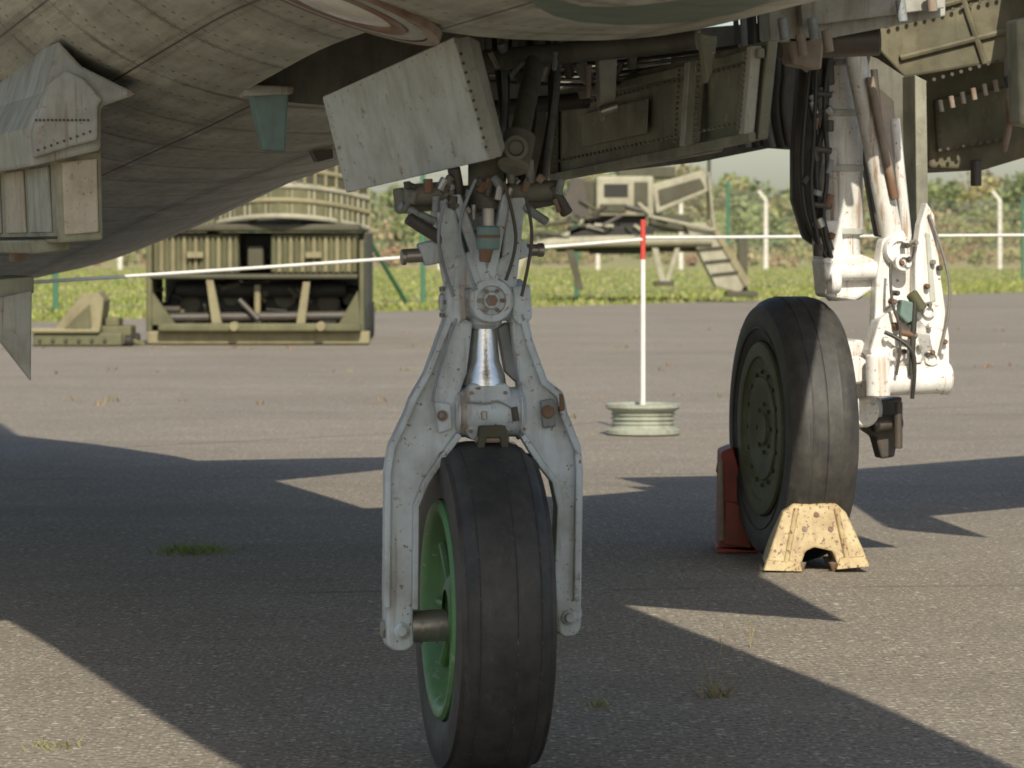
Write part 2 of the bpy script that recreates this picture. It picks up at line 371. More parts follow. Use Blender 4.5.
# ---------------- fence ----------------
PAR[0]=empty("chain_link_fence")
fp=[(-14,50),(-10.6,53),(-7.1,56),(-4.3,59.5),(-1.56,63),(1.26,70.5),(5.04,84),(9.9,97),(15.6,110),(22,124)]
bm=bmesh.new()
def bar(bm,p,q,r):
    x,y,z=basis(Vector(q)-Vector(p)); a=[Vector(p)+(x*math.cos(t)+y*math.sin(t))*r for t in (0,2.1,4.2)]; b=[Vector(q)+(x*math.cos(t)+y*math.sin(t))*r for t in (0,2.1,4.2)]
    va=[bm.verts.new(v) for v in a]; vb=[bm.verts.new(v) for v in b]
    for i in range(3): bm.faces.new([va[i],va[(i+1)%3],vb[(i+1)%3],vb[i]])
for (a,b) in zip(fp,fp[1:]):
    L=math.hypot(b[0]-a[0],b[1]-a[1]); n=int(L/.2)
    Pf=lambda t,z:(a[0]+(b[0]-a[0])*t,a[1]+(b[1]-a[1])*t,z)
    for k in range(12): bar(bm,Pf(0,.08+k*.2),Pf(1,.08+k*.2),.003 if k%5 else .007)
    for k in range(n): bar(bm,Pf(k/n,.05),Pf(k/n,2.35),.0025)
frombm("wire_mesh",bm,'wire')
for k,(x,y) in enumerate(fp): rod("post_%d"%k,(x,y,0),(x,y,2.55),.045,'fgreen',seg=10)
rod("brace",W(410,309,62.5),W(362,228,60.5),.04,'fgreen',seg=10)
rod("brace",W(742,292,83),W(700,225,84),.03,'fgreen',seg=10)
PAR[0]=empty("perimeter_fence")
for k,(px,d) in enumerate([(598,150),(681,150),(766,152),(1000,154),(-60,150),(120,150),(440,150),(880,153)]):
    b0=W(px,0,d); zt=CH+(245-200)/F*d
    prism("concrete_post_%d"%k,[(b0.x-.09,d,0),(b0.x+.09,d,0),(b0.x+.08,d,zt),(b0.x-.08,d,zt)],(0,.16,0),'concrete',.01)
    prism("post_arm_%d"%k,[(b0.x-.08,d,zt-.004),(b0.x+.08,d,zt-.004),(b0.x-.25,d,zt+.42),(b0.x-.38,d,zt+.36)],(0,.14,0),'concrete',.01)
bm=bmesh.new()
for z in (.4,1,1.6,2.2,2.8): bar(bm,(-40,150,z),(40,154,z),.012)
frombm("fence_wires",bm,'wire')
PAR[0]=None

# ---------------- military vehicle (left) ----------------
def Wf(d): return lambda px,py,dd=0: W(px,py,d)+Vector((0,dd,0))
PAR[0]=empty("military_radar_vehicle")
T=Wf(37.8)
def tb(name,x0,y0,x1,y1,dd,dep,mat,bev=.02):
    p=[T(x0,y1,dd),T(x1,y1,dd),T(x1,y0,dd),T(x0,y0,dd)]; return prism(name,p,(0,dep,0),mat,bev)
tb("base_beam",148,331,370,344,-.1,.25,'khakil'); tb("bumper",160,323,362,331,-.25,.2,'khaki')
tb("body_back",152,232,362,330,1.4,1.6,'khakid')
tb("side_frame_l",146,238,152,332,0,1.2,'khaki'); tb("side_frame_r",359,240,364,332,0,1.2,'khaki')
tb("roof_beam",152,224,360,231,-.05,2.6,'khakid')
for (x0,x1,nm) in ((152,238,'l'),(270,357,'r')):
    tb("radiator_"+nm,x0,234,x1,274,.1,.3,'khaki')
    for k in range(15):
        xx=x0+(x1-x0)*(k+.5)/15; rod("rib_%s_%d"%(nm,k),T(xx,236,.08),T(xx,272,.08),.022,'khakil' if k%2 else 'khaki',seg=8)
    tb("radiator_clip_"+nm,(x0+x1)/2-8,252,(x0+x1)/2+8,258,-.0,.1,'khakil',.005)
tb("radiator_sill",150,274,358,279,-.02,.3,'khakid')
tb("center_box",240,234,268,262,.5,.3,'black'); tb("center_unit",246,246,262,268,.2,.3,'khakid'); rod("center_post",T(256,330,.2),T(256,285,.2),.035,'khakil'); rod("center_bracket",T(238,300,.15),T(258,320,.1),.03,'dark')
for k,(cx,cy,r) in enumerate([(186,305,.24),(228,298,.2),(282,298,.26),(326,304,.26),(348,300,.15)]):
    rod("drum_%d"%k,T(cx,cy,.5),T(cx,cy,1.3),r,'black')
    rod("drum_rim_%d"%k,T(cx,cy,.46),T(cx,cy,.5),r*.5,'khakid')
for k in range(26):
    a=rng.uniform(160,350); b=rng.uniform(284,326); rod("underframe_pipe_%d"%k,T(a,b,.3),T(a+rng.uniform(-22,22),b+rng.uniform(-12,12),.35),rng.uniform(.015,.04),('khakid','khaki','black','dark')[k%4],seg=8)
rod("cross_cylinder",T(172,290,.4),T(345,290,.4),.08,'black'); rod("cross_pipe",T(165,318,.2),T(350,316,.2),.05,'dark')
prism("strut_l",[T(212,325),T(222,325),T(213,280),T(206,280)],(0,.12,0),'khakil')
prism("strut_r",[T(296,325),T(305,325),T(310,282),T(303,282)],(0,.12,0),'khakil')
prism("gusset_l",[T(152,325),T(176,325),T(152,292)],(0,.1,0),'khaki'); prism("gusset_r",[T(360,325),T(338,325),T(358,290)],(0,.1,0),'khaki')
rod("headlamp_l",T(236,326,-.3),T(236,326,-.1),.05,'khakil'); rod("headlamp_r",T(322,326,-.3),T(322,326,-.1),.05,'khakil')
def arc(t,y):
    return T(194+t*172, y+12*(2*t-1)**2, .55-.75*(1-(2*t-1)**2))
for j,yy in enumerate((170,186,200,216)):
    pipe("deck_rail_%d"%j,[arc(t/8,yy) for t in range(9)],.03,'tan' if j%2 else 'khakil')
for k in range(34):
    t=k/33; p=arc(t,186);q_=arc(t,215); p.y+=.03; q_.y+=.03
    rod("deck_rib_%d"%k,p,q_,.022,'tan' if k%3 else 'khakil',seg=6)
for k in range(18):
    t=k/17; a0=arc(t,150); q_=arc(t,184); rod("deck_upper_rib_%d"%k,a0,q_,.018,'khakil',seg=6)
for j in range(8):
    t0,t1=j/8,(j+1)/8
    prism("deck_skin_%d"%j,[arc(t0,218),arc(t1,218),arc(t1,184),arc(t0,184)],(0,.06,0),'khaki',0)
    prism("deck_net_%d"%j,[arc(t0,182),arc(t1,182),arc(t1,150),arc(t0,150)],(0,.06,0),'khakid',0)
for k in range(4): tb("deck_mount_%d"%k,206+k*42,214,214+k*42,226,.1,.3,'khaki')
rod("turret_ring",T(200,228,.8),T(200,218,.8)*1+Vector((1.5,0,0)),.05,'khakid')
for k,yy in enumerate((0.6,1.6,2.6)):
    for s in (158,354):
        b0=T(s,0,yy); rod("road_wheel_%d_%d"%(k,s),(b0.x-.11,b0.y,.22),(b0.x+.11,b0.y,.22),.22,'black')
# low trolley
PAR[0]=empty("equipment_trolley"); T=Wf(37.2)
tb("deck",33,333,122,346,0,.9,'khaki'); tb("deck_lip",30,328,100,333,-.05,.3,'khakil')
prism("ramp",[T(52,331),T(100,331),T(104,300),T(98,292),T(82,294)],(0,.6,0),'khakil',.02)
prism("ramp_rib",[T(64,329,-.05),T(92,329,-.05),T(90,304,-.05)],(0,.04,0),'khaki',.01)
tb("toolbox",100,326,130,345,.1,.5,'khaki'); tb("toolbox_lid",104,318,118,327,.1,.4,'khaki')
for k in range(6): rod("deck_bolt_%d"%k,T(40+k*13,340,-.03),T(40+k*13,340,.02),.02,'khakid',seg=8)
for k,cx in enumerate((45,78,108,128)):
    for j,yy in enumerate((.1,.8)):
        b0=T(cx,0,yy); rod("caster_%d_%d"%(k,j),(b0.x-.04,b0.y,.06),(b0.x+.04,b0.y,.06),.06,'black')
rod("drawbar",T(122,340,.4),T(142,346,.3),.03,'khaki')
# ---------------- mounted radar unit (centre) ----------------
PAR[0]=empty("radar_trailer"); T=Wf(66)
tb("cabin",596,176,654,216,0,1.3,'tan',.05); tb("cabin_window",604,184,628,197,-.02,.04,'black',.005); tb("cabin_hatch",634,182,648,206,-.02,.04,'khakid',.005); tb("cabin_step",600,204,626,212,-.04,.06,'khakid',.01)
prism("slanted_unit",[T(652,184),T(704,170),T(712,190),T(656,214)],(0,1.0,0),'tan',.03); tb("unit_top",618,166,676,178,.2,.8,'khakid',.03)
prism("slanted_frame",[T(658,190,-.03),T(700,178,-.03),T(705,188,-.03),T(660,206,-.03)],(0,.03,0),'khakid',.01)
tb("sensor_box",568,180,600,206,.2,.6,'khakid',.03); prism("sensor_arm",[T(562,204),T(574,176),T(584,178),T(590,218),T(578,220)],(0,.3,0),'dark',.01)
tb("neck",582,214,646,228,.2,.8,'black',.02); tb("turntable",568,226,654,238,0,1.3,'black',.03)
tb("pedestal",590,236,644,254,.2,.9,'black',.02); tb("side_locker",650,214,690,232,.1,.6,'khakid',.03)
for k in range(20):
    a=rng.uniform(566,660); b=rng.uniform(200,240); rod("mount_pipe_%d"%k,T(a,b,-.05),T(a+rng.uniform(-20,20),b+rng.uniform(-12,12),-.03),.035,('dark','tan','khakid','black')[k%4],seg=8)
tb("chassis",540,236,704,247,.1,.9,'tan',.03); tb("chassis_rail",556,247,700,252,.3,.5,'khakid',.01)
pipe("boom_curve",[T(712,240),T(560,241),T(532,248),T(518,262),T(514,284)],.11,'tan'); tb("boom_foot",504,282,526,290,-.1,.5,'khakid',.02)
pipe("boom_brace",[T(560,236),T(540,230),T(528,238),T(522,258)],.05,'khakid')
prism("ramp_diagonal",[T(684,224),T(706,222),T(746,284),T(740,293),T(716,287)],(0,.8,0),'tan',.02)
prism("ramp_edge",[T(706,220,-.04),T(713,220,-.04),T(752,284,-.04),T(745,287,-.04)],(0,.06,0),'khakil',.01)
for k in range(4):
    t=.2+.2*k; rod("ramp_rung_%d"%k,T(684+t*34,224+t*63,-.05),T(708+t*38,222+t*62,-.05),.02,'khakid',seg=6)
tb("jack_r",738,234,748,292,.1,.2,'khakid',.02); tb("jack_pad_r",726,291,758,297,-.1,.6,'khakid',.02)
prism("leg_m",[T(652,248),T(658,248),T(666,282),T(660,282)],(0,.15,0),'tan'); prism("leg_m2",[T(680,248),T(675,248),T(664,284),T(669,284)],(0,.15,0),'tan')
tb("leg_pad",654,281,674,286,-.1,.4,'khakid',.01)
prism("leg_l",[T(566,250),T(574,250),T(584,290),T(577,290)],(0,.2,0),'khakid')
rod("mast",T(710,238,.6),T(711,150,.6),.035,'khakid',seg=8); rod("aerial",T(672,176,.3),T(690,150,.3),.02,'tan',seg=6)
rod("rail_a",T(648,216,-.1),T(714,230,-.1),.03,'tan',seg=8); rod("rail_b",T(536,226,0),T(600,216,0),.04,'khakid',seg=8); rod("rail_c",T(714,230,-.1),T(708,172,-.1),.025,'tan',seg=8)
prism("brace_a",[T(546,240),T(556,240),T(596,226),T(588,224)],(0,.15,0),'tan')
PAR[0]=None
# ---------------- barrier post + rope ----------------
def bpost(x,y,top=1.19):
    e=empty("barrier_post"); PAR[0]=e
    pr=[(0,.0),(.19,0),(.205,.01),(.205,.03),(.175,.045),(.165,.09),(.172,.13),(.20,.145),(.207,.155),(.205,.172),(.19,.175),(.16,.15),(.05,.13),(0,.13)]
    lathe("wheel_rim_base",(x,y,0),(0,0,1),pr,'rimgrey',56)
    for zz in (.06,.085,.11): lathe("rim_band",(x,y,zz),(0,0,1),[(.166,0),(.178,.004),(.178,.010),(.166,.014)],'rimgrey',56)
    rod("pole_white",(x,y,.12),(x,y,top-.22),.0135,'whitepole',seg=14); rod("pole_red",(x,y,top-.22),(x,y,top),.0145,'redpole',seg=14)
    PAR[0]=None
c=W(643,0,19.9); bpost(c.x,c.y)
bpost(-3.6,16.0,.9); bpost(5.5,24,1.19)
PAR[0]=None
def rope(p,q,sag,r=.009):
    p=Vector(p);q=Vector(q); pts=[p.lerp(q,t/10)-Vector((0,0,sag*4*(t/10)*(1-t/10))) for t in range(11)]
    cu=bpy.data.curves.new("barrier_rope",'CURVE'); cu.dimensions='3D'; cu.bevel_depth=r; sp=cu.splines.new('POLY'); sp.points.add(10)
    for i,v in enumerate(pts): sp.points[i].co=(*v,1)
    cu.materials.append(M['whitepole']); o=bpy.data.objects.new("barrier_rope",cu); scene.collection.objects.link(o)
rope((c.x,c.y,1.08),(-3.6,16,.80),.015); rope((c.x,c.y,1.09),(5.5,24,1.13),.0)

# =====================================================================
#                             AIRCRAFT
# =====================================================================
AIR=empty("jet_aircraft"); PAR[0]=AIR
AL=math.atan(.26); AX=Vector((-math.sin(AL),math.cos(AL),0)); RT=Vector((math.cos(AL),math.sin(AL),0))
def axX(d): return -.06-.26*(d-7.2)
def A(d,u,z): return Vector((axX(d),d,0))+RT*u+Vector((0,0,z))
st=np.array([(1.8,.08,1.98,2.12),(2.3,.32,1.76,2.45),(3,.55,1.60,2.7),(4,.70,1.50,2.9),(5.2,.80,1.45,3.0),(6.5,.84,1.43,3.0),(7.3,.87,1.42,3.0),(8,.9,1.38,2.95),(9,.94,1.32,2.9),(10,.97,1.27,2.8),(11,.99,1.22,2.7),(12,1.0,1.17,2.6),(14,1.0,1.03,2.3),(15.5,.92,.92,2.1),(16.8,.72,.86,1.85),(18,.45,.90,1.5),(18.8,.2,1.05,1.3)])
ds=np.linspace(1.8,18.8,120)
def sm(col):
    y=np.interp(ds,st[:,0],st[:,col]); k=np.array([1,2,3,2,1])/9.0; yp=np.pad(y,2,mode='edge'); return np.convolve(yp,k,'valid')
a_,zb_,zt_=sm(1),sm(2),sm(3)
NS=96; verts=[]
for d,a,zb,zt in zip(ds,a_,zb_,zt_):
    zc=(zb+zt)/2; hz=(zt-zb)/2
    for i in range(NS):
        t=2*math.pi*i/NS; ct,stn=math.cos(t),math.sin(t); n=2.35
        verts.append(A(d,a*math.copysign(abs(ct)**(2/n),ct),zc+hz*math.copysign(abs(stn)**(2/n),stn)))
faces=[]
for j in range(len(ds)-1):
    for i in range(NS):
        k=(i+1)%NS; faces.append((j*NS+i,j*NS+k,(j+1)*NS+k,(j+1)*NS+i))
faces.append(tuple(range(NS))[::-1]); faces.append(tuple((len(ds)-1)*NS+i for i in range(NS)))
me=bpy.data.meshes.new("fuselage"); me.from_pydata([tuple(v) for v in verts],[],faces)
uvl=me.uv_layers.new(name="UVMap")
for p in me.polygons:
    idx=[v%NS for v in p.vertices]; wrap=max(idx)-min(idx)>NS/2
    for li,vi in zip(p.loop_indices,p.vertices):
        j,i=divmod(vi,NS)
        if wrap and i==0: i=NS
        uvl.data[li].uv=(ds[j]*1.033,(i/NS)*5.6)
me.update(); me.validate()
hull=link("fuselage",me,'hull',False)
me.polygons.foreach_set("use_smooth",[True]*len(me.polygons))
bmh=bmesh.new(); bmh.from_mesh(me); bmesh.ops.recalc_face_normals(bmh,faces=bmh.faces); bmh.to_mesh(me); bvh=BVHTree.FromBMesh(bmh); bmh.free()
me.materials.append(M['bay'])
cut=prism("cutter",[A(6.66,-.30,.9),A(6.66,.40,.9),A(6.66,.40,1.9),A(6.66,-.30,1.9)],AX*1.62,'bay',0)
cut.data.materials.clear(); cut.data.materials.append(M['bay'])
md=hull.modifiers.new("bay","BOOLEAN"); md.object=cut; md.operation='DIFFERENCE'; md.solver='EXACT'
try: md.material_mode='TRANSFER'
except Exception: pass
bpy.context.view_layer.update()
dg=bpy.context.evaluated_depsgraph_get(); nm=bpy.data.meshes.new_from_object(hull.evaluated_get(dg)); hull.modifiers.clear(); hull.data=nm
try: nm.set_sharp_from_angle(angle=math.radians(40))
except Exception: pass
bpy.data.objects.remove(cut)
def hit(px,py):
    o=Vector((0,0,CH)); r=(W(px,py,10)-o).normalized(); loc,n,i,dd=bvh.ray_cast(o,r)
    if loc is None: return W(px,py,9),Vector((0,-1,-1)).normalized()
    if n.dot(r)>0: n=-n
    return loc,n
loc,n=hit(334,1); q_=1.75
lathe("light_window_ring",loc+n*-.01,n,[(.105*q_,.0),(.105*q_,.014),(.10*q_,.018),(.086*q_,.018),(.082*q_,.012),(.074*q_,0)],'greyp2',64)
lathe("light_window_frame",loc+n*-.002,n,[(.083*q_,.0),(.082*q_,.012),(.066*q_,.013),(.064*q_,.006)],'rust',64)
lathe("light_window_glass",loc,n,[(.066*q_,.006),(.04*q_,.016),(0,.020)],'lens',48)
lathe("light_window_gasket",loc,n,[(.118*q_,-.01),(.118*q_,.006),(.105*q_,.007)],'rust',64)
def patch(name,pxs,mat,off=.005):
    pts=[]
    for (a,b) in pxs:
        l,n_=hit(a,b); pts.append(l+n_*off)
    bm=bmesh.new(); v=[bm.verts.new(p) for p in pts]
    l,n_=hit(sum(p[0] for p in pxs)/len(pxs),sum(p[1] for p in pxs)/len(pxs)); c0=bm.verts.new(l+n_*off)
    for i in range(len(v)): bm.faces.new([v[i],v[(i+1)%len(v)],c0])
    return frombm(name,bm,mat)
patch("belly_panel",[(528,-8),(536,4),(555,14),(580,20),(620,23),(660,22),(700,18),(740,10),(768,0),(775,-10)],'greenpanel',.004)
l1,n1=hit(268,95)
dd=l1.y
prism("blade_antenna",[W(250,90,dd),W(289,92,dd),W(286,152,dd),W(264,150,dd)],AX*.05,'teal',.006)
prism("antenna_foot",[W(244,84,dd-.02),W(294,86,dd-.02),W(293,94,dd-.02),W(246,96,dd-.02)],AX*.09,'greyp2',.004)
l2,n2=hit(320,150); prism("drain_fitting",[W(308,140,l2.y),W(332,142,l2.y),W(334,158,l2.y),W(318,162,l2.y)],AX*.06,'dark',.004)
# ---- left pylon ----
dp=8.35
sad=[(58,40),(82,66),(139,94),(101,107),(101,150),(72,157),(30,167),(26,128),(44,92)]
prism("pylon_saddle",[W(a,b,dp) for a,b in sad],AX*1.4,'greyp2',.008)
prism("pylon_saddle_cap",[W(a,b,dp-.03) for a,b in [(48,84),(66,70),(84,78),(103,100),(98,106),(98,140),(72,146),(34,158),(32,132)]],AX*.03,'greyp2',.006)
prism("pylon_box",[W(56,154,dp+.05),W(101,150,dp+.05),W(103,240,dp+.05),W(60,243,dp+.05)],AX*2.6,'olive',.006)
prism("pylon_face",[W(62,162,dp+.04),W(97,158,dp+.04),W(99,232,dp+.04),W(65,235,dp+.04)],AX*.012,'beige',.004)
s0=W(56,154,dp+.05); s1=W(60,243,dp+.05)
for k,t in enumerate((.12,.62,1.15,1.7)):
    p=s0.lerp(s1,.12)+AX*t; r_=s0.lerp(s1,.88)+AX*t
    prism("pylon_side_panel_%d"%k,[p,p+AX*.4,r_+AX*.4,r_],-RT*.006,'greyp2' if k%2==0 else 'beige',.003)
sb=[]
for t in np.linspace(.05,2.5,60): sb+= [s0.lerp(s1,.06)+AX*t-RT*.001,s0.lerp(s1,.94)+AX*t-RT*.001]
boltsat(sb,-RT,.004,.004,'dark')
prism("pylon_rail",[W(30,240,dp+.3),W(70,238,dp+.3),W(70,250,dp+.3),W(34,254,dp+.3)],AX*2.2,'olive',.006)
prism("pylon_hook",[W(10,232,9.4),W(30,230,9.4),W(26,262,9.4),W(14,262,9.4)],AX*.1,'rust',.004)
prism("ventral_fin",[W(-12,300,9.6),W(32,290,9.6),W(31,381,9.6),W(-12,326,9.6)],AX*.03,'greyp2',.004)
prism("fin_spar",[W(-12,280,9.62),W(34,276,9.62),W(34,293,9.62),W(-12,303,9.62)],AX*.5,'olive',.004)
boltsat([W(36+t*4,120-0*t,dp-.032) for t in range(14)]+[W(38+t*6.5,150-t*2.3,dp-.032) for t in range(9)],(0,-1,0),.003,.003,'dark')
# ---- nose gear doors ----
c4=[W(322,97,7.62),W(453,37,6.98),W(488,160,6.98),W(346,193,7.62)]
nrm=(c4[1]-c4[0]).cross(c4[3]-c4[0]).normalized()
if nrm.y<0: nrm=-nrm
prism("nose_gear_door",c4,nrm*.02,'greyp',.003)
prism("door_edge_strip",[W(455,38,6.97),W(467,44,6.99),W(493,150,6.99),W(489,160,6.97)],nrm*.028,'greyp2',.003)
boltsat([W(461+t*2.5,54+t*9.3,6.975) for t in range(11)],(0,-1,0),.0035,.004,'dark')
boltsat([c4[0].lerp(c4[3],t/9)+ (c4[1]-c4[0])*.03 for t in range(10)]+[c4[0].lerp(c4[1],t/10)+(c4[3]-c4[0])*.05 for t in range(11)],-nrm,.0018,.001,'greyp2')
q=[W(768,40,6.62),W(552,92,7.95),W(551,181,7.95),W(712,152,6.95),W(716,146,6.93),W(758,139,6.66)]
prism("bay_side_door",q,RT*.02,'doorin',.003)
DT=lambda t:W(762,46,6.63).lerp(W(556,97,7.9),t); DB=lambda t:W(754,134,6.66).lerp(W(556,174,7.9),t)
for k,(a,b) in enumerate([((765,48,6.62),(555,98,7.9)),((756,132,6.66),(555,174,7.9))]):
    p=W(*a);r_=W(*b); prism("door_flange_%d"%k,[p,r_,r_+Vector((0,0,-.018)),p+Vector((0,0,-.018))],-RT*.014,'doorin',.002)
for k,t in enumerate((.0,.24,.27,.985)):
    p=DT(t);r_=DB(t)
    prism("door_rib_%d"%k,[p,p+AX*.03,r_+AX*.03,r_],-RT*.02,'greyp2' if k in(0,2) else 'doorin',.002)
for k,(t,f0,f1) in enumerate([(.5,.3,.72)]):
    p=DT(t).lerp(DB(t),f0); p2=DT(t+.35).lerp(DB(t+.35),f0); r2_=DT(t+.35).lerp(DB(t+.35),f1); r_=DT(t).lerp(DB(t),f1)
    prism("door_pressing_%d"%k,[p,p2,r2_,r_],-RT*.003,'doorin',.0015)
bp=[]
for t in np.linspace(.02,.97,44):
    bp+= [DT(t).lerp(DB(t),.17)-RT*.002, DT(t).lerp(DB(t),.84)-RT*.002]
for s in (.02,.22,.31,.95):
    for t in np.linspace(.08,.92,14): bp.append(DT(s).lerp(DB(s),t)-RT*.021)
boltsat(bp,-RT,.0035,.004,'steel')
prism("door_arm",[W(598,40,7.3),W(618,44,7.3),W(616,100,7.3),W(604,122,7.3),W(600,100,7.3)],AX*.03,'greyp2',.004)
prism("door_arm",[W(700,32,6.75),W(718,36,6.75),W(714,70,6.75),W(708,84,6.75)],AX*.03,'doorin',.004)
rod("door_arm_pin",W(600,112,7.28),W(618,106,7.28),.012,'steel')
# bay contents
prism("bay_rear_frame",[W(478,60,7.95),W(555,60,7.95),W(552,176,7.95),W(500,178,7.95)],AX*.05,'bay',.004)
for k in range(9):
    xx=484+k*9; pipe("bay_hose_%d"%k,[W(xx,30,7.5),W(xx+rng.uniform(-8,8),80,7.45),W(xx+rng.uniform(-14,14),130,7.4),W(480+k*8,185,7.3)],.004+.002*(k%3),'hose' if k%2 else 'bluedk')
rod("retraction_jack",W(536,55,7.35),W(517,150,7.15),.020,'bay'); rod("retraction_jack_end",W(520,134,7.12),W(513,168,7.08),.032,'bay')
lathe("jack_eye",W(516,148,7.05),(0,-1,0),[(.0,0),(.024,0),(.024,.016),(.017,.018),(.013,.004),(0,.004)],'bay',24)
rod("bay_cross_tube",W(470,62,7.4),W(700,40,7.2),.022,'bay'); rod("bay_cross_tube",W(480,110,7.7),W(640,95,7.7),.018,'dark')
for k in range(24):
    p=W(490+k*11,46+rng.uniform(-6,28),7.3+.05*(k%3)); rod("bay_fitting_%d"%k,p,p+Vector((rng.uniform(-.03,.03),.02,-rng.uniform(.02,.07))),.006+.004*(k%3),('steel','bluedk','dark','doorin','rust')[k%5],seg=12)
for k in range(5):
    pipe("bay_line_%d"%k,[W(470,52+k*7,7.6),W(560,66+k*5,7.5),W(640,60+k*6,7.4),W(740,46+k*4,7.0)],.004,'steel' if k%2 else 'hose')

# ---------------- nose gear ----------------
TH=math.radians(10); RZ=Matrix.Rotation(TH,3,'Z'); C0=Vector((-.052,7.2,0))
def G(px,py,dy=0):
    v=Vector(((px-486)/500,dy,CH-(py-HZ)/500)); return RZ@v+C0
GY=RZ@Vector((0,1,0)); GX=RZ@Vector((1,0,0))
NG=empty("nose_landing_gear"); NG.parent=AIR; PAR[0]=NG
def tyre(name,c,ax,R,hw,rh,seg=96,gs=()):
    side=[(rh,-hw*.70),(rh+.008,-hw*.86),(rh+(R-rh)*.3,-hw*.98),(rh+(R-rh)*.55,-hw),(rh+(R-rh)*.78,-hw*.95),(R-.026,-hw*.86),(R-.014,-hw*.76),(R-.006,-hw*.6),(R-.002,-hw*.35)]
    prof=list(side)
    for g in gs:
        gc=g*hw; prof+=[(R-.001,gc-.003),(R-.004,gc-.001),(R-.004,gc+.001),(R-.001,gc+.003)]
    prof+=[(r,-h) for r,h in side[::-1]]
    return lathe(name,c,ax,prof,'tyre',seg)
wc=G(483,609); tyre("nose_tyre",wc,GX,.338,.097,.214,112,())
for off,rr in ((-.06,.3331),(.012,.3365),(.060,.3331)): lathe("tread_scuff_line",wc,GX,[(rr,off-.0012),(rr+.0010,off),(rr,off+.0012)],'groove',112)
lathe("nose_wheel_rim",wc,-GX,[(.0,.035),(.05,.045),(.06,.05),(.12,.045),(.165,.05),(.178,.062),(.186,.084),(.200,.095),(.212,.096),(.219,.09),(.219,.07),(.19,.05),(.19,-.05),(.213,-.06),(.218,-.075),(.2,-.09),(.18,-.08),(.16,-.03),(0,-.03)],'hubgreen',72)
lathe("hub_cap",wc-GX*.045,-GX,[(.07,0),(.07,.02),(.055,.03),(.04,.032)],'hubgreen',40)
boltring(wc-GX*.049,-GX,.125,10,.009,.012,'steel','rim_bolts')
for k in range(8):
    a=2*math.pi*k/8; x,y,z=basis(-GX); dirv=x*math.cos(a)+y*math.sin(a)
    rod("spoke_%d"%k,wc-GX*.055+dirv*.06,wc-GX*.06+dirv*.17,.012,'hubgreen',seg=10)
    dv2=x*math.cos(a+.39)+y*math.sin(a+.39)
    lathe("rim_hole_%d"%k,wc-GX*.0475+dv2*.142,-GX,[(.018,0),(.017,.006),(.014,.004),(0,.003)],'dark',16)
rod("axle",G(390,626,-.0),G(448,624,0),.032,'steel'); rod("axle_collar",G(384,627),G(411,627),.036,'blue'); rod("axle_nut",G(380,627),G(386,627),.02,'steel',seg=6)
rod("axle_through",G(448,622),G(572,617),.028,'steel'); rod("axle_collar_r",G(554,617),G(580,617),.036,'blue'); rod("axle_nut_r",G(579,617),G(583,617),.018,'steel',seg=6)
for xx in (418,434): rod("axle_ring",G(xx,626),G(xx+3,626),.0335,'steel')
# fork
Lp=[(446,312),(470,322),(464,372),(457,392),(456,430),(440,452),(422,478),(412,502),(410,612),(411,642),(404,647),(390,647),(384,642),(383,600),(384,470),(388,445),(404,412),(409,398),(424,372)]
Rp=[(507,300),(524,306),(531,340),(546,380),(562,392),(566,412),(580,446),(582,470),(580,600),(579,630),(573,636),(560,636),(555,630),(553,600),(557,505),(551,477),(535,457),(519,432),(520,396),(512,350)]
def gpl(name,pts,y0,dep,mat,bev=.005): return prism(name,[G(a,b,y0) for a,b in pts],GY*dep,mat,bev)
gpl("fork_arm_l",Lp,-.035,.07,'blue',.006); gpl("fork_arm_r",Rp,-.035,.07,'blue',.006)
def flange(name,pts,inset,y,mat='blue'):
    L=[];n=len(pts)
    for i in range(n):
        a=pts[max(i-1,0)];b=pts[min(i+1,n-1)]; l=math.hypot(b[0]-a[0],b[1]-a[1]); L.append((pts[i][0]-(b[1]-a[1])/l*inset,pts[i][1]+(b[0]-a[0])/l*inset))
    bm=bmesh.new(); A0=[bm.verts.new(G(p[0],p[1],y)) for p in pts]; B0=[bm.verts.new(G(p[0],p[1],y)) for p in L]
    A1=[bm.verts.new(G(p[0],p[1],y+.026)) for p in pts]; B1=[bm.verts.new(G(p[0],p[1],y+.026)) for p in L]
    for i in range(n-1):
        bm.faces.new([A0[i],A0[i+1],B0[i+1],B0[i]]); bm.faces.new([A1[i],B1[i],B1[i+1],A1[i+1]])
        bm.faces.new([A0[i],A1[i],A1[i+1],A0[i+1]]); bm.faces.new([B0[i],B0[i+1],B1[i+1],B1[i]])
    bm.faces.new([A0[0],B0[0],B1[0],A1[0]]); bm.faces.new([A0[-1],A1[-1],B1[-1],B0[-1]])
    frombm(name,bm,mat,False,.0025)
flange("fork_rib_l",[(386,604),(387,471),(391,446),(407,413),(412,399),(427,373),(449,318)],-6,-.050)
flange("fork_rib_li",[(408,606),(409,504),(419,479),(437,453),(453,431)],6,-.050)
flange("fork_rib_r",[(521,312),(528,341),(543,381),(559,394),(563,413),(577,447),(579,471),(577,600)],6,-.050)
flange("fork_rib_ri",[(556,600),(560,506),(554,479),(538,459),(522,433)],-6,-.050)
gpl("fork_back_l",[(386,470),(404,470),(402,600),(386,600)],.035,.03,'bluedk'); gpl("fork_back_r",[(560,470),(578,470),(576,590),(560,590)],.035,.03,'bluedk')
for (cx,cy,r) in ((398,627,.011),(567,617,.010)):
    lathe("axle_bolt",G(cx,cy,-.034),-GY,[(r*1.5,0),(r*1.5,.008),(r,.010),(r,.016),(r*.8,.018),(0,.018)],'blue',20)
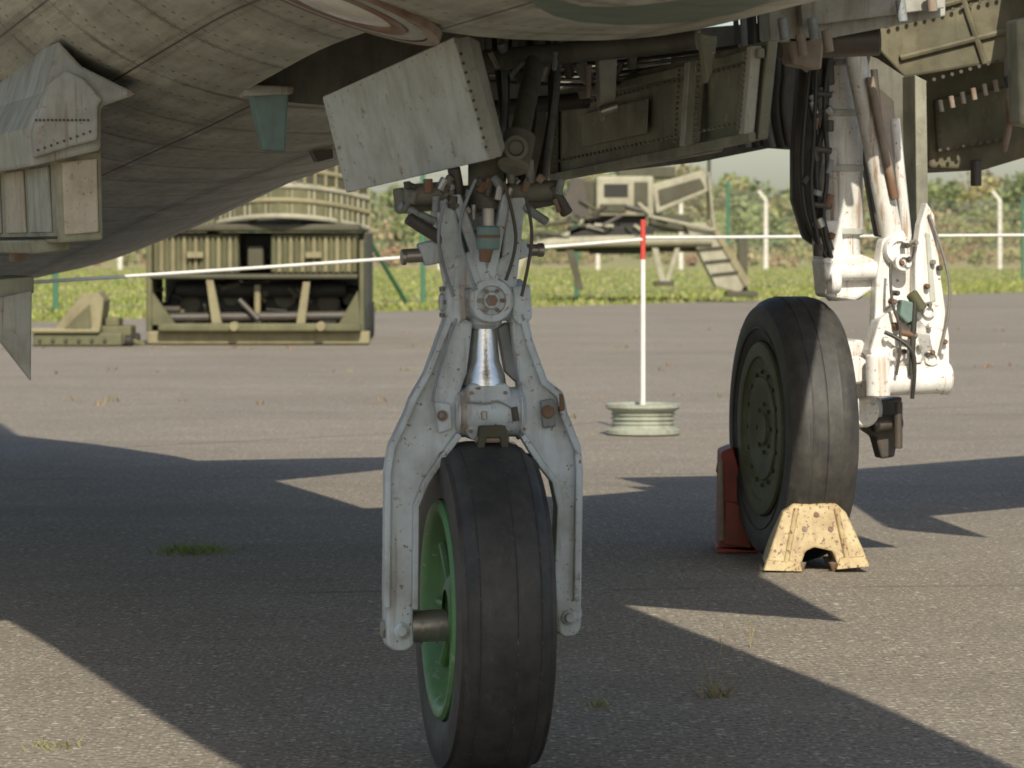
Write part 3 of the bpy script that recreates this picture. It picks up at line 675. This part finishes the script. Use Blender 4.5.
gpl("pivot_lug_l",[(430,400),(446,402),(448,428),(434,432)],-.05,.02,'blue',.004); lathe("pivot_slot",G(438,414,-.049),-GY,[(.011,0),(.011,.006),(.007,.007),(.006,.001),(0,.001)],'rust',20)
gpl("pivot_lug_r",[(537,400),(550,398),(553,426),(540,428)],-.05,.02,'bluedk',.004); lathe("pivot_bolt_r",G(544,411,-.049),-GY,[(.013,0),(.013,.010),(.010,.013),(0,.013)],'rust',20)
gpl("pivot_end_r",[(555,392),(560,394),(562,410),(556,412)],-.052,.02,'rust',.004)
rod("knuckle_drum",G(444,300),G(524,300),.042,'blue')
lathe("knuckle_boss",G(487,300,-.02),-GY,[(.046,0),(.046,.03),(.042,.036),(.03,.036),(.028,.028),(.018,.028),(.016,.036),(0,.036)],'blue',36)
boltring(G(487,300,-.055),-GY,.022,6,.0045,.006,'rust')
lathe("knuckle_center",G(487,300,-.048),-GY,[(.012,0),(.012,.014),(0,.014)],'rust',6)
for s,x0 in((0,443),(1,509)):
    gpl("knuckle_ear_%d"%s,[(x0,286),(x0+18,284),(x0+20,318),(x0+8,326),(x0,318)],-.05,.1,'blue',.006)
rod("knuckle_cap_l",G(439,302),G(446,302),.018,'blue'); rod("knuckle_cap_r",G(522,300),G(528,300),.018,'blue')
boltring(G(443,302,0),-GX,.03,6,.005,.006)
lathe("shock_piston",G(484,318),G(484,385)-G(484,318),[(.022,0),(.026,.03),(.031,.085),(.042,.115),(.045,.134)],'chrome',32)
lathe("piston_gland",G(484,314),G(484,385)-G(484,314),[(.0,0),(.036,0),(.036,.02),(.030,.026),(.024,.03)],'blue',32)
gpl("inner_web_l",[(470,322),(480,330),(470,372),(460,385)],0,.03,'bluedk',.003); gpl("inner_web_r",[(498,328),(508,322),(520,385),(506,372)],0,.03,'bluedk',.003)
rod("lower_drum",G(454,412),G(521,412),.050,'blue'); rod("drum_flange_l",G(452,412),G(459,412),.056,'blue'); rod("drum_flange_r",G(515,412),G(522,412),.056,'blue')
gpl("drum_bracket",[(464,382),(506,382),(511,398),(508,430),(500,440),(468,440),(460,430),(460,398)],-.042,.09,'blue',.014)
boltsat([G(a,b,-.043) for a,b in [(468,392),(502,392),(467,430),(503,430)]],-GY,.004,.005,'rust')
rod("grease_nipple",G(480,410,-.05),G(480,418,-.05),.006,'steel',seg=10); rod("grease_nipple_2",G(510,406,-.05),G(512,420,-.05),.007,'dark',seg=10)
pipe("drum_wire",[G(462,400,-.05),G(480,404,-.052),G(496,398,-.052),G(508,408,-.05)],.002,'steel')
gpl("tow_bracket",[(474,424),(500,424),(503,446),(496,450),(494,436),(480,436),(478,450),(471,446)],-.075,.03,'khakid',.003)
rod("tow_pin",G(470,438,-.06),G(504,438,-.06),.007,'rust',seg=12)
rod("mud_scraper",G(472,448,-.02),G(502,448,-.02),.01,'dark')
gpl("leg_plate_l",[(429,190),(448,192),(454,220),(464,262),(466,288),(447,290),(441,262),(434,222)],-.045,.09,'blue',.006)
gpl("leg_plate_r",[(504,190),(524,192),(520,224),(516,262),(513,290),(496,290),(498,260),(502,220)],-.045,.09,'blue',.006)
gpl("leg_back",[(440,190),(515,190),(510,290),(458,290)],.012,.05,'blue',.006)
gpl("leg_v_l",[(446,196),(456,194),(488,282),(478,286)],-.055,.03,'blue',.004)
gpl("leg_v_r",[(506,196),(498,194),(482,270),(490,284)],-.058,.03,'blue',.004)
gpl("leg_web",[(450,258),(468,250),(490,262),(506,252),(512,288),(450,288)],-.05,.07,'blue',.006)
lathe("leg_hole",G(487,276,-.051),-GY,[(.014,0),(.014,.006),(.009,.007),(.008,.001),(0,.001)],'blue',24)
rod("accumulator",G(481,226,-.085),G(481,250,-.085),.023,'teal'); rod("accumulator_neck",G(481,208,-.085),G(481,228,-.085),.012,'steel'); rod("accumulator_base",G(479,246,-.09),G(477,262,-.09),.015,'rust',r2=.011)
lathe("accumulator_band",G(481,238,-.085),(0,0,1),[(.0235,0),(.0245,.003),(.0235,.006)],'rust',24)
rod("pin_l",G(404,256),G(440,254),.014,'steel'); rod("pin_l_cap",G(400,257),G(406,257),.016,'steel',seg=12); rod("pin_r",G(514,250),G(540,250),.012,'steel'); rod("pin_r_cap",G(538,250),G(545,250),.014,'steel',seg=12)
gpl("lug_l",[(416,244),(440,238),(444,262),(424,266)],-.02,.04,'blue',.005); gpl("lug_r",[(512,236),(524,240),(530,256),(512,262)],-.02,.04,'blue',.005)
gpl("top_beam",[(398,188),(556,182),(562,204),(520,212),(500,206),(440,210),(402,214)],0.0,.10,'bay',.006)
rod("top_drum",G(402,196,-.03),G(450,192,-.03),.022,'bay'); rod("top_drum_r",G(505,192,-.03),G(560,190,-.03),.02,'bay')
rod("top_centre",G(486,150,-.0),G(486,212,-.0),.036,'bay')
for k,(a,b,c_,d_) in enumerate([(396,206,432,222),(404,218,440,240),(520,206,545,222),(548,186,566,214),(526,160,530,200),(450,168,456,196),(505,158,512,196)]):
    rod("link_%d"%k,G(a,b,-.04),G(c_,d_,-.03),.009+.004*(k%2),'dark' if k%2 else 'bluedk',seg=12)
for k in range(30):
    a=rng.uniform(398,560); b=rng.uniform(176,212); rod("fitting_%d"%k,G(a,b,-.05),G(a+rng.uniform(-10,10),b+rng.uniform(3,16),-.05),rng.uniform(.004,.010),('bay','rust','bluedk','dark','steel')[k%5],seg=10)
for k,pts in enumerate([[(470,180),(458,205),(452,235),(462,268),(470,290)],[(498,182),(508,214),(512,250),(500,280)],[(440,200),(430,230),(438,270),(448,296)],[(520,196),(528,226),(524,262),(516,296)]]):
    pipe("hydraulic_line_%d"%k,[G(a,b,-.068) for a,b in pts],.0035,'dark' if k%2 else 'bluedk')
pipe("fork_line",[G(452,318,-.05),G(432,372,-.05),G(428,400,-.05)],.003,'bluedk')
# ---------------- main gear ----------------
MG=empty("main_landing_gear"); MG.parent=AIR; PAR[0]=MG
TH2=math.radians(11); RZ2=Matrix.Rotation(TH2,3,'Z'); C1=Vector(((795-512)/300,12.0,0))
def H(px,py,dy=0):
    v=Vector(((px-795)/300,dy,CH-(py-HZ)/300)); return RZ2@v+C1
HY=RZ2@Vector((0,1,0)); HX=RZ2@Vector((1,0,0))
def hpl(name,pts,y0,dep,mat,bev=.006): return prism(name,[H(a,b,y0) for a,b in pts],HY*dep,mat,bev)
mc=H(792,428); tyre("main_tyre",mc,HX,.44,.118,.285,112,(-.4,0,.4))
lathe("main_wheel_rim",mc,-HX,[(0,.10),(.05,.105),(.06,.095),(.10,.095),(.14,.105),(.17,.106),(.175,.10),(.20,.10),(.235,.108),(.24,.114),(.27,.116),(.285,.114),(.290,.106),(.285,.09),(.25,.05),(.25,-.08),(.285,-.1),(.2,-.1),(0,-.1)],'hubolive',80)
boltring(mc-HX*.1,-HX,.188,16,.008,.010,'hubolive'); boltring(mc-HX*.094,-HX,.08,8,.008,.010,'hubolive')
lathe("sidewall_ring",mc,-HX,[(.33,.117),(.334,.1195),(.338,.117)],'tyre',96)
rod("oleo_cylinder",H(836,20,-.05),H(838,236,-.05),.076,'whitest'); rod("oleo_lower",H(838,232,-.05),H(842,300,-.05),.062,'whitest')
for yy in (60,110,165,228): lathe("oleo_band",H(836.5,yy,-.05),(0,0,-1),[(.077,0),(.082,.004),(.082,.02),(.077,.024)],'greyp' if yy%20 else 'steel',36)
rod("drag_brace",H(838,50,-.20),H(880,246,-.20),.036,'whitest')
rod("brace_rusty_tube",H(850,80,-.25),H(876,200,-.25),.014,'rust')
rod("thin_brace",H(882,120,-.18),H(896,250,-.18),.017,'whitest'); rod("thin_brace_2",H(868,70,-.1),H(876,150,-.1),.012,'dark')
hpl("hose_tray",[(795,60),(818,56),(822,150),(818,250),(800,238),(788,200),(788,150)],-.06,.05,'dark',.01)
for k,pts in enumerate([[(806,50),(796,100),(812,150),(798,200),(812,240),(822,290)],[(812,50),(818,110),(802,160),(808,215),(820,250)],[(798,60),(790,130),(788,190),(796,232),(818,262)],[(820,40),(808,90),(816,170),(806,230),(826,280)],[(802,60),(800,140),(794,200),(806,250)]]):
    pipe("brake_hose_%d"%k,[H(a,b,-.14-.01*k) for a,b in pts],.011-.001*k,'hose')
for k in range(14):
    a=rng.uniform(794,820); b=rng.uniform(60,250); rod("hose_fitting_%d"%k,H(a,b,-.17),H(a+rng.uniform(-6,6),b+rng.uniform(5,14),-.17),rng.uniform(.010,.018),('dark','rust','bluedk','steel')[k%4],seg=10)
for yy in (95,150,205): rod("hose_clamp",H(798,yy,-.17),H(818,yy+2,-.17),.011,'dark',seg=12)
hpl("hose_bracket",[(804,60),(822,58),(824,86),(806,90)],-.15,.06,'dark'); hpl("hose_manifold",[(806,222),(830,220),(834,262),(810,268)],-.15,.1,'whitest')
hpl("main_gear_door",[(858,44),(892,56),(930,80),(932,264),(926,274),(918,246),(900,120),(884,110),(862,112)],.12,.02,'bay',.003)
hpl("main_gear_door_edge",[(918,74),(930,80),(933,268),(927,276),(920,246)],-.02,.15,'doorin',.003)
hpl("rear_brace_plate",[(862,70),(898,100),(906,240),(880,236),(866,160)],.0,.04,'dark',.004)
hpl("upper_lug",[(808,258),(848,254),(868,262),(866,286),(842,300),(812,296)],-.18,.14,'white',.01)
rod("upper_pin",H(806,272,-.2),H(866,270,-.2),.03,'white'); rod("upper_pin_cap",H(812,282,-.22),H(822,282,-.22),.036,'white',seg=12)
lathe("pivot_big",H(879,250,-.26),-HY,[(.05,-.08),(.05,0),(.044,.012),(.03,.012),(.026,.002),(0,.002)],'white',30)
hpl("lever_plate",[(864,240),(886,230),(900,258),(904,300),(892,330),(868,348),(856,326),(858,280)],-.24,.07,'white',.008)
hpl("torque_fin",[(904,203),(912,216),(919,280),(927,335),(927,388),(904,391),(892,330),(892,262),(897,225)],-.30,.06,'white',.006)
hpl("fin_slot",[(902,232),(907,234),(913,300),(907,302)],-.304,.012,'greyp',.003)
hpl("link_plate",[(856,318),(880,300),(908,326),(914,358),(860,366),(846,350)],-.30,.10,'white',.008)
rod("lower_tube",H(856,378,-.28),H(924,376,-.28),.05,'white'); rod("lower_tube_cap",H(918,376,-.28),H(929,376,-.28),.054,'white')
rod("lower_pin",H(854,352,-.3),H(854,394,-.3),.04,'white')
rod("cross_tube",H(888,300,-.34),H(884,372,-.34),.010,'hose'); pipe("brake_line",[H(858,330,-.33),H(880,340,-.36),H(888,360,-.36),H(886,395,-.33)],.007,'hose')
hpl("teal_valve",[(874,298),(890,302),(892,316),(880,322),(872,314)],-.345,.05,'teal',.006)
rod("valve_body",H(885,292,-.33),H(896,308,-.33),.02,'hubolive'); rod("valve_pipe",H(872,330,-.34),H(890,334,-.34),.010,'rust')
for k in range(26):
    a=rng.uniform(860,922); b=rng.uniform(240,388); lathe("white_bolt_%d"%k,H(a,b,-.31),-HY,[(.009,-.04),(.009,.012),(.006,.017),(0,.017)],('steel','rust','white','dark')[k%4],8)
pipe("bonding_cable",[H(905,215,-.31),H(922,260,-.33),H(926,310,-.33),H(914,350,-.33)],.005,'steel')
pipe("bonding_cable_2",[H(866,262,-.31),H(862,300,-.34),H(876,330,-.35),H(868,372,-.35)],.005,'dark')
for j,(cx,cy,r) in enumerate([(879,262,.018),(905,310,.014),(872,352,.016),(908,356,.016)]):
    lathe("lever_hole_%d"%j,H(cx,cy,-.305),-HY,[(r*1.5,-.02),(r*1.5,.01),(r,.012),(r,.0),(0,0)],'white',20)
hpl("axle_arm",[(820,342),(850,338),(866,360),(866,398),(846,420),(828,408),(820,380)],-.17,.15,'whitest',.012)
rod("axle_main",H(826,408,-.08),H(874,412,-.08),.06,'whitest'); rod("axle_front_boss",H(838,368,-.24),H(838,368,-.16),.045,'white'); rod("axle_boss_2",H(850,410,-.2),H(850,410,-.1),.05,'white')
hpl("lower_bracket",[(846,404),(896,396),(894,420),(888,456),(874,458),(868,436),(850,424)],-.12,.08,'dark',.008)
rod("lower_bracket_pin",H(862,424,-.15),H(892,420,-.15),.024,'dark'); rod("spring",H(884,400,-.2),H(884,446,-.2),.014,'dark')
rod("brake_stack",mc+HX*.09,mc+HX*.16,.19,'dark')
# top attachment structure
PAR[0]=AIR
prism("gear_bay_beam",[W(768,0,11.3),W(946,-20,11.3),W(946,16,11.3),W(800,44,11.3),W(770,40,11.3)],AX*.1,'greyp2',.006)
prism("gear_bay_lip",[W(800,-10,11.25),W(944,-30,11.25),W(945,8,11.25),W(802,26,11.25)],AX*.04,'greyp2',.004)
for k,(a,b) in enumerate([(782,30),(800,46),(812,30),(826,42),(900,12),(930,2)]):
    rod("hinge_%d"%k,W(a,b-12,11.2),W(a+3,b+10,11.2),.016,'rust' if k%2 else 'bluedk',seg=12)
rod("trunnion",W(776,44,11.4),W(880,40,11.4),.05,'dark'); prism("trunnion_block",[W(786,36,11.3),W(826,34,11.3),W(822,70,11.3),W(792,64,11.3)],AX*.1,'rust',.01)
prism("inner_flap",[W(540,40,12.7),W(800,20,12.7),W(800,150,12.7),W(770,148,12.7),W(700,162,12.7),W(540,180,12.7)],AX*.04,'bay',.004)
for k in range(7):
    x0=735+k*8; pipe("wheel_bay_line_%d"%k,[W(x0,10,12.55),W(x0+4,60,12.5),W(x0-3,110,12.55),W(x0+6,146,12.6)],.010+.004*(k%3),('dark','bluedk','hose')[k%3])
prism("bay_back_wall",[W(760,-60,12.9),W(900,-60,12.9),W(900,66,12.9),W(860,120,12.9),W(790,122,12.9)],AX*.04,'dark',.004)
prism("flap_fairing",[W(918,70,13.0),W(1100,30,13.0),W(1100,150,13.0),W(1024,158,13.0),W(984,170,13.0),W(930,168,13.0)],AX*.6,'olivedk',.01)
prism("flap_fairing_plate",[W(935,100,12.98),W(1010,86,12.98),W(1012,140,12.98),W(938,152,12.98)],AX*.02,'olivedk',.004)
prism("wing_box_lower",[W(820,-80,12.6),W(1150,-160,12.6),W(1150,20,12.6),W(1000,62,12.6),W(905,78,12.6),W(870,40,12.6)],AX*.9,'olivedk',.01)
for k,(p0,p1) in enumerate([((885,22),(1024,-18)),((900,58),(1040,22)),((960,-10),(985,64))]):
    rod("wing_seam_strap_%d"%k,W(p0[0],p0[1],12.59),W(p1[0],p1[1],12.59),.012,'olivedk',seg=8)
rod("drain_mast",W(976,160,12.95),W(976,186,12.95),.02,'dark')
pipe("static_line",[W(1010,20,12.5),W(1006,80,12.5),W(1012,120,12.6),W(1004,150,12.7)],.012,'rust')
prism("edge_bracket",[W(1016,20,12.3),W(1040,14,12.3),W(1040,128,12.3),W(1020,124,12.3)],AX*.1,'olive',.01)
for k in range(8): rod("wing_fitting_%d"%k,W(940+k*11,100-k*4,12.5),W(942+k*11,112-k*4,12.5),.009,'rust' if k%2 else 'dark',seg=10)
boltsat([W(925+t*9,82-t*2.6,12.58) for t in range(14)]+[W(940+t*8,150-t*1.4,12.96) for t in range(9)]+[W(940,104+t*7,12.96) for t in range(7)]+[W(890+t*9,26-t*2.4,12.58) for t in range(15)],(0,-1,0),.007,.006,'dark')
# wings + tail
hW=2.0; k_=1/math.tan(EL); disp=Vector((math.sin(PHI),math.cos(PHI),0))*k_
def slab(name,pts,z0,z1,mat='hull'):
    bm=bmesh.new(); uvl_=bm.loops.layers.uv.new("UVMap")
    a=[bm.verts.new((p[0],p[1],z0)) for p in pts]; c=[bm.verts.new((p[0],p[1],z1)) for p in pts]; n=len(pts)
    bm.faces.new(a); bm.faces.new(c)
    for i in range(n): bm.faces.new([a[i],a[(i+1)%n],c[(i+1)%n],c[i]])
    for f in bm.faces:
        for lp in f.loops: lp[uvl_].uv=(lp.vert.co.y,lp.vert.co.x)
    bm.normal_update()
    bmesh.ops.triangulate(bm,faces=[f for f in bm.faces if len(f.verts)>4],ngon_method='EAR_CLIP')
    return frombm(name,bm,mat)
S=[(-.6,11.0),(.33,10.5),(.93,10.03),(.79,11.4),(.84,12.0),(.94,15.2),(1.38,15.2),(1.40,13.36),(1.43,13.26),(1.71,12.9),(1.62,13.95),(2.05,14.4),(5.5,19.0),(5.7,20.8),(2.5,17.8),(1.62,16.8),(.91,15.7),(.32,15.0),(-.79,14.1)]  # outline fitted to its ground shadow; notch cut to let sun reach the strut
slab("wing_right_notched_for_sun",[(x-disp.x*hW,y-disp.y*hW) for x,y in S],hW,hW+.06)
def mirror(p):
    v=Vector((p[0]+.06,p[1]-7.2,0)); u=v.dot(RT); v=v-2*u*RT; return (v.x-.06,v.y+7.2)
Lw=[(-.6,11.0),(.33,10.5),(.9,11.5),(1.7,13),(2.05,14.4),(5.5,19.0),(5.7,20.8),(2.5,17.8),(1.62,16.8),(.91,15.7),(.32,14.9),(-.79,14.1)]
slab("wing_left",[mirror((x-disp.x*hW,y-disp.y*hW)) for x,y in Lw],hW,hW+.12)
hT=2.1
St=[(-1.9,14.6),(-1.29,15.6),(-.55,16.9),(-.58,17.75),(-1.9,17.3),(-2.9,17.9)]
slab("tailplane_right",[(x-disp.x*hT,y-disp.y*hT) for x,y in St],hT,hT+.08)
slab("tailplane_left",[mirror((x-disp.x*hT,y-disp.y*hT)) for x,y in St],hT,hT+.08)
prism("tail_fin",[A(12.8,0,2.3),A(16.2,0,1.9),A(17.2,0,4.0),A(16,0,4.0)],RT*.08,'olive',.01)
lathe("exhaust_nozzle",A(18.6,0,1.18),AX,[(.2,0),(.19,.2),(.17,.2),(.16,0),(0,0)],'dark',40)
# ---------------- chocks ----------------
def X(px,py,dy=0): return W(px,py,11.55)+Vector((0,dy,0))
PAR[0]=empty("wheel_chock")
fr=[(765,567),(770,552),(784,514),(795,505),(838,505),(848,514),(864,550),(868,562),(850,566),(838,566),(833,552),(815,548),(806,552),(800,568)]
pts1=[X(a,b,(568-b)/311*.35) for a,b in fr]; pts2=[X((a-817)*.94+817,b,.30-(568-b)/311*.25) for a,b in fr]
prism("chock_body",pts1,(0,0,0),'yellow',.006,pts2)
for k,(a0,b0,a1,b1) in enumerate([(786,564,798,510),(848,562,838,510)]):
    rod("chock_rib_%d"%k,X(a0,b0,(568-b0)/311*.35-.002),X(a1,b1,(568-b1)/311*.35-.002),.009,'yellow',seg=10)
for k,(a,b) in enumerate([(818,516),(806,530),(832,530)]):
    p=X(a,b,(568-b)/311*.35); rod("chock_rivet_%d"%k,p+Vector((0,-.006,0)),p+Vector((0,.01,0)),.009,'rust',seg=10)
prism("chock_lip",[X(763,570,-.02),X(802,571,-.02),X(800,562,-.0),X(767,560,-.0)],(0,.05,0),'yellow',.003)
prism("chock_lip_r",[X(836,569,-.02),X(869,566,-.02),X(866,556,0),X(840,558,0)],(0,.05,0),'yellow',.003)
for a in (778,802,834,858):
    p=X(a,566,.02); rod("spike_%d"%a,(p.x,p.y,.03),(p.x,p.y,0),.016,'rust',r2=.006,seg=10)
    rod("spike_b_%d"%a,(p.x,p.y+.22,.03),(p.x,p.y+.22,0),.016,'rust',r2=.006,seg=10)
PAR[0]=empty("wheel_chock")
def Y(px,py,dy=0): return W(px,py,12.25)+Vector((0,dy,0))
prism("chock_side",[Y(719,550),Y(721,452),Y(733,447),Y(748,500),Y(757,553)],(0,.22,0),'red',.006)
prism("chock_plate",[Y(724,544,-.02),Y(725,500,-.02),Y(742,505,-.02),Y(750,548,-.02)],(0,.02,0),'red',.004)
rod("chock_bar",Y(718,470,.1),Y(740,472,.1),.015,'red'); prism("chock_foot",[Y(717,553),Y(760,553),Y(760,546),Y(717,546)],(0,.26,0),'red',.004)
rod("chock_handle",Y(720,460,-.01),Y(722,540,-.01),.01,'rust',seg=10)
PAR[0]=None
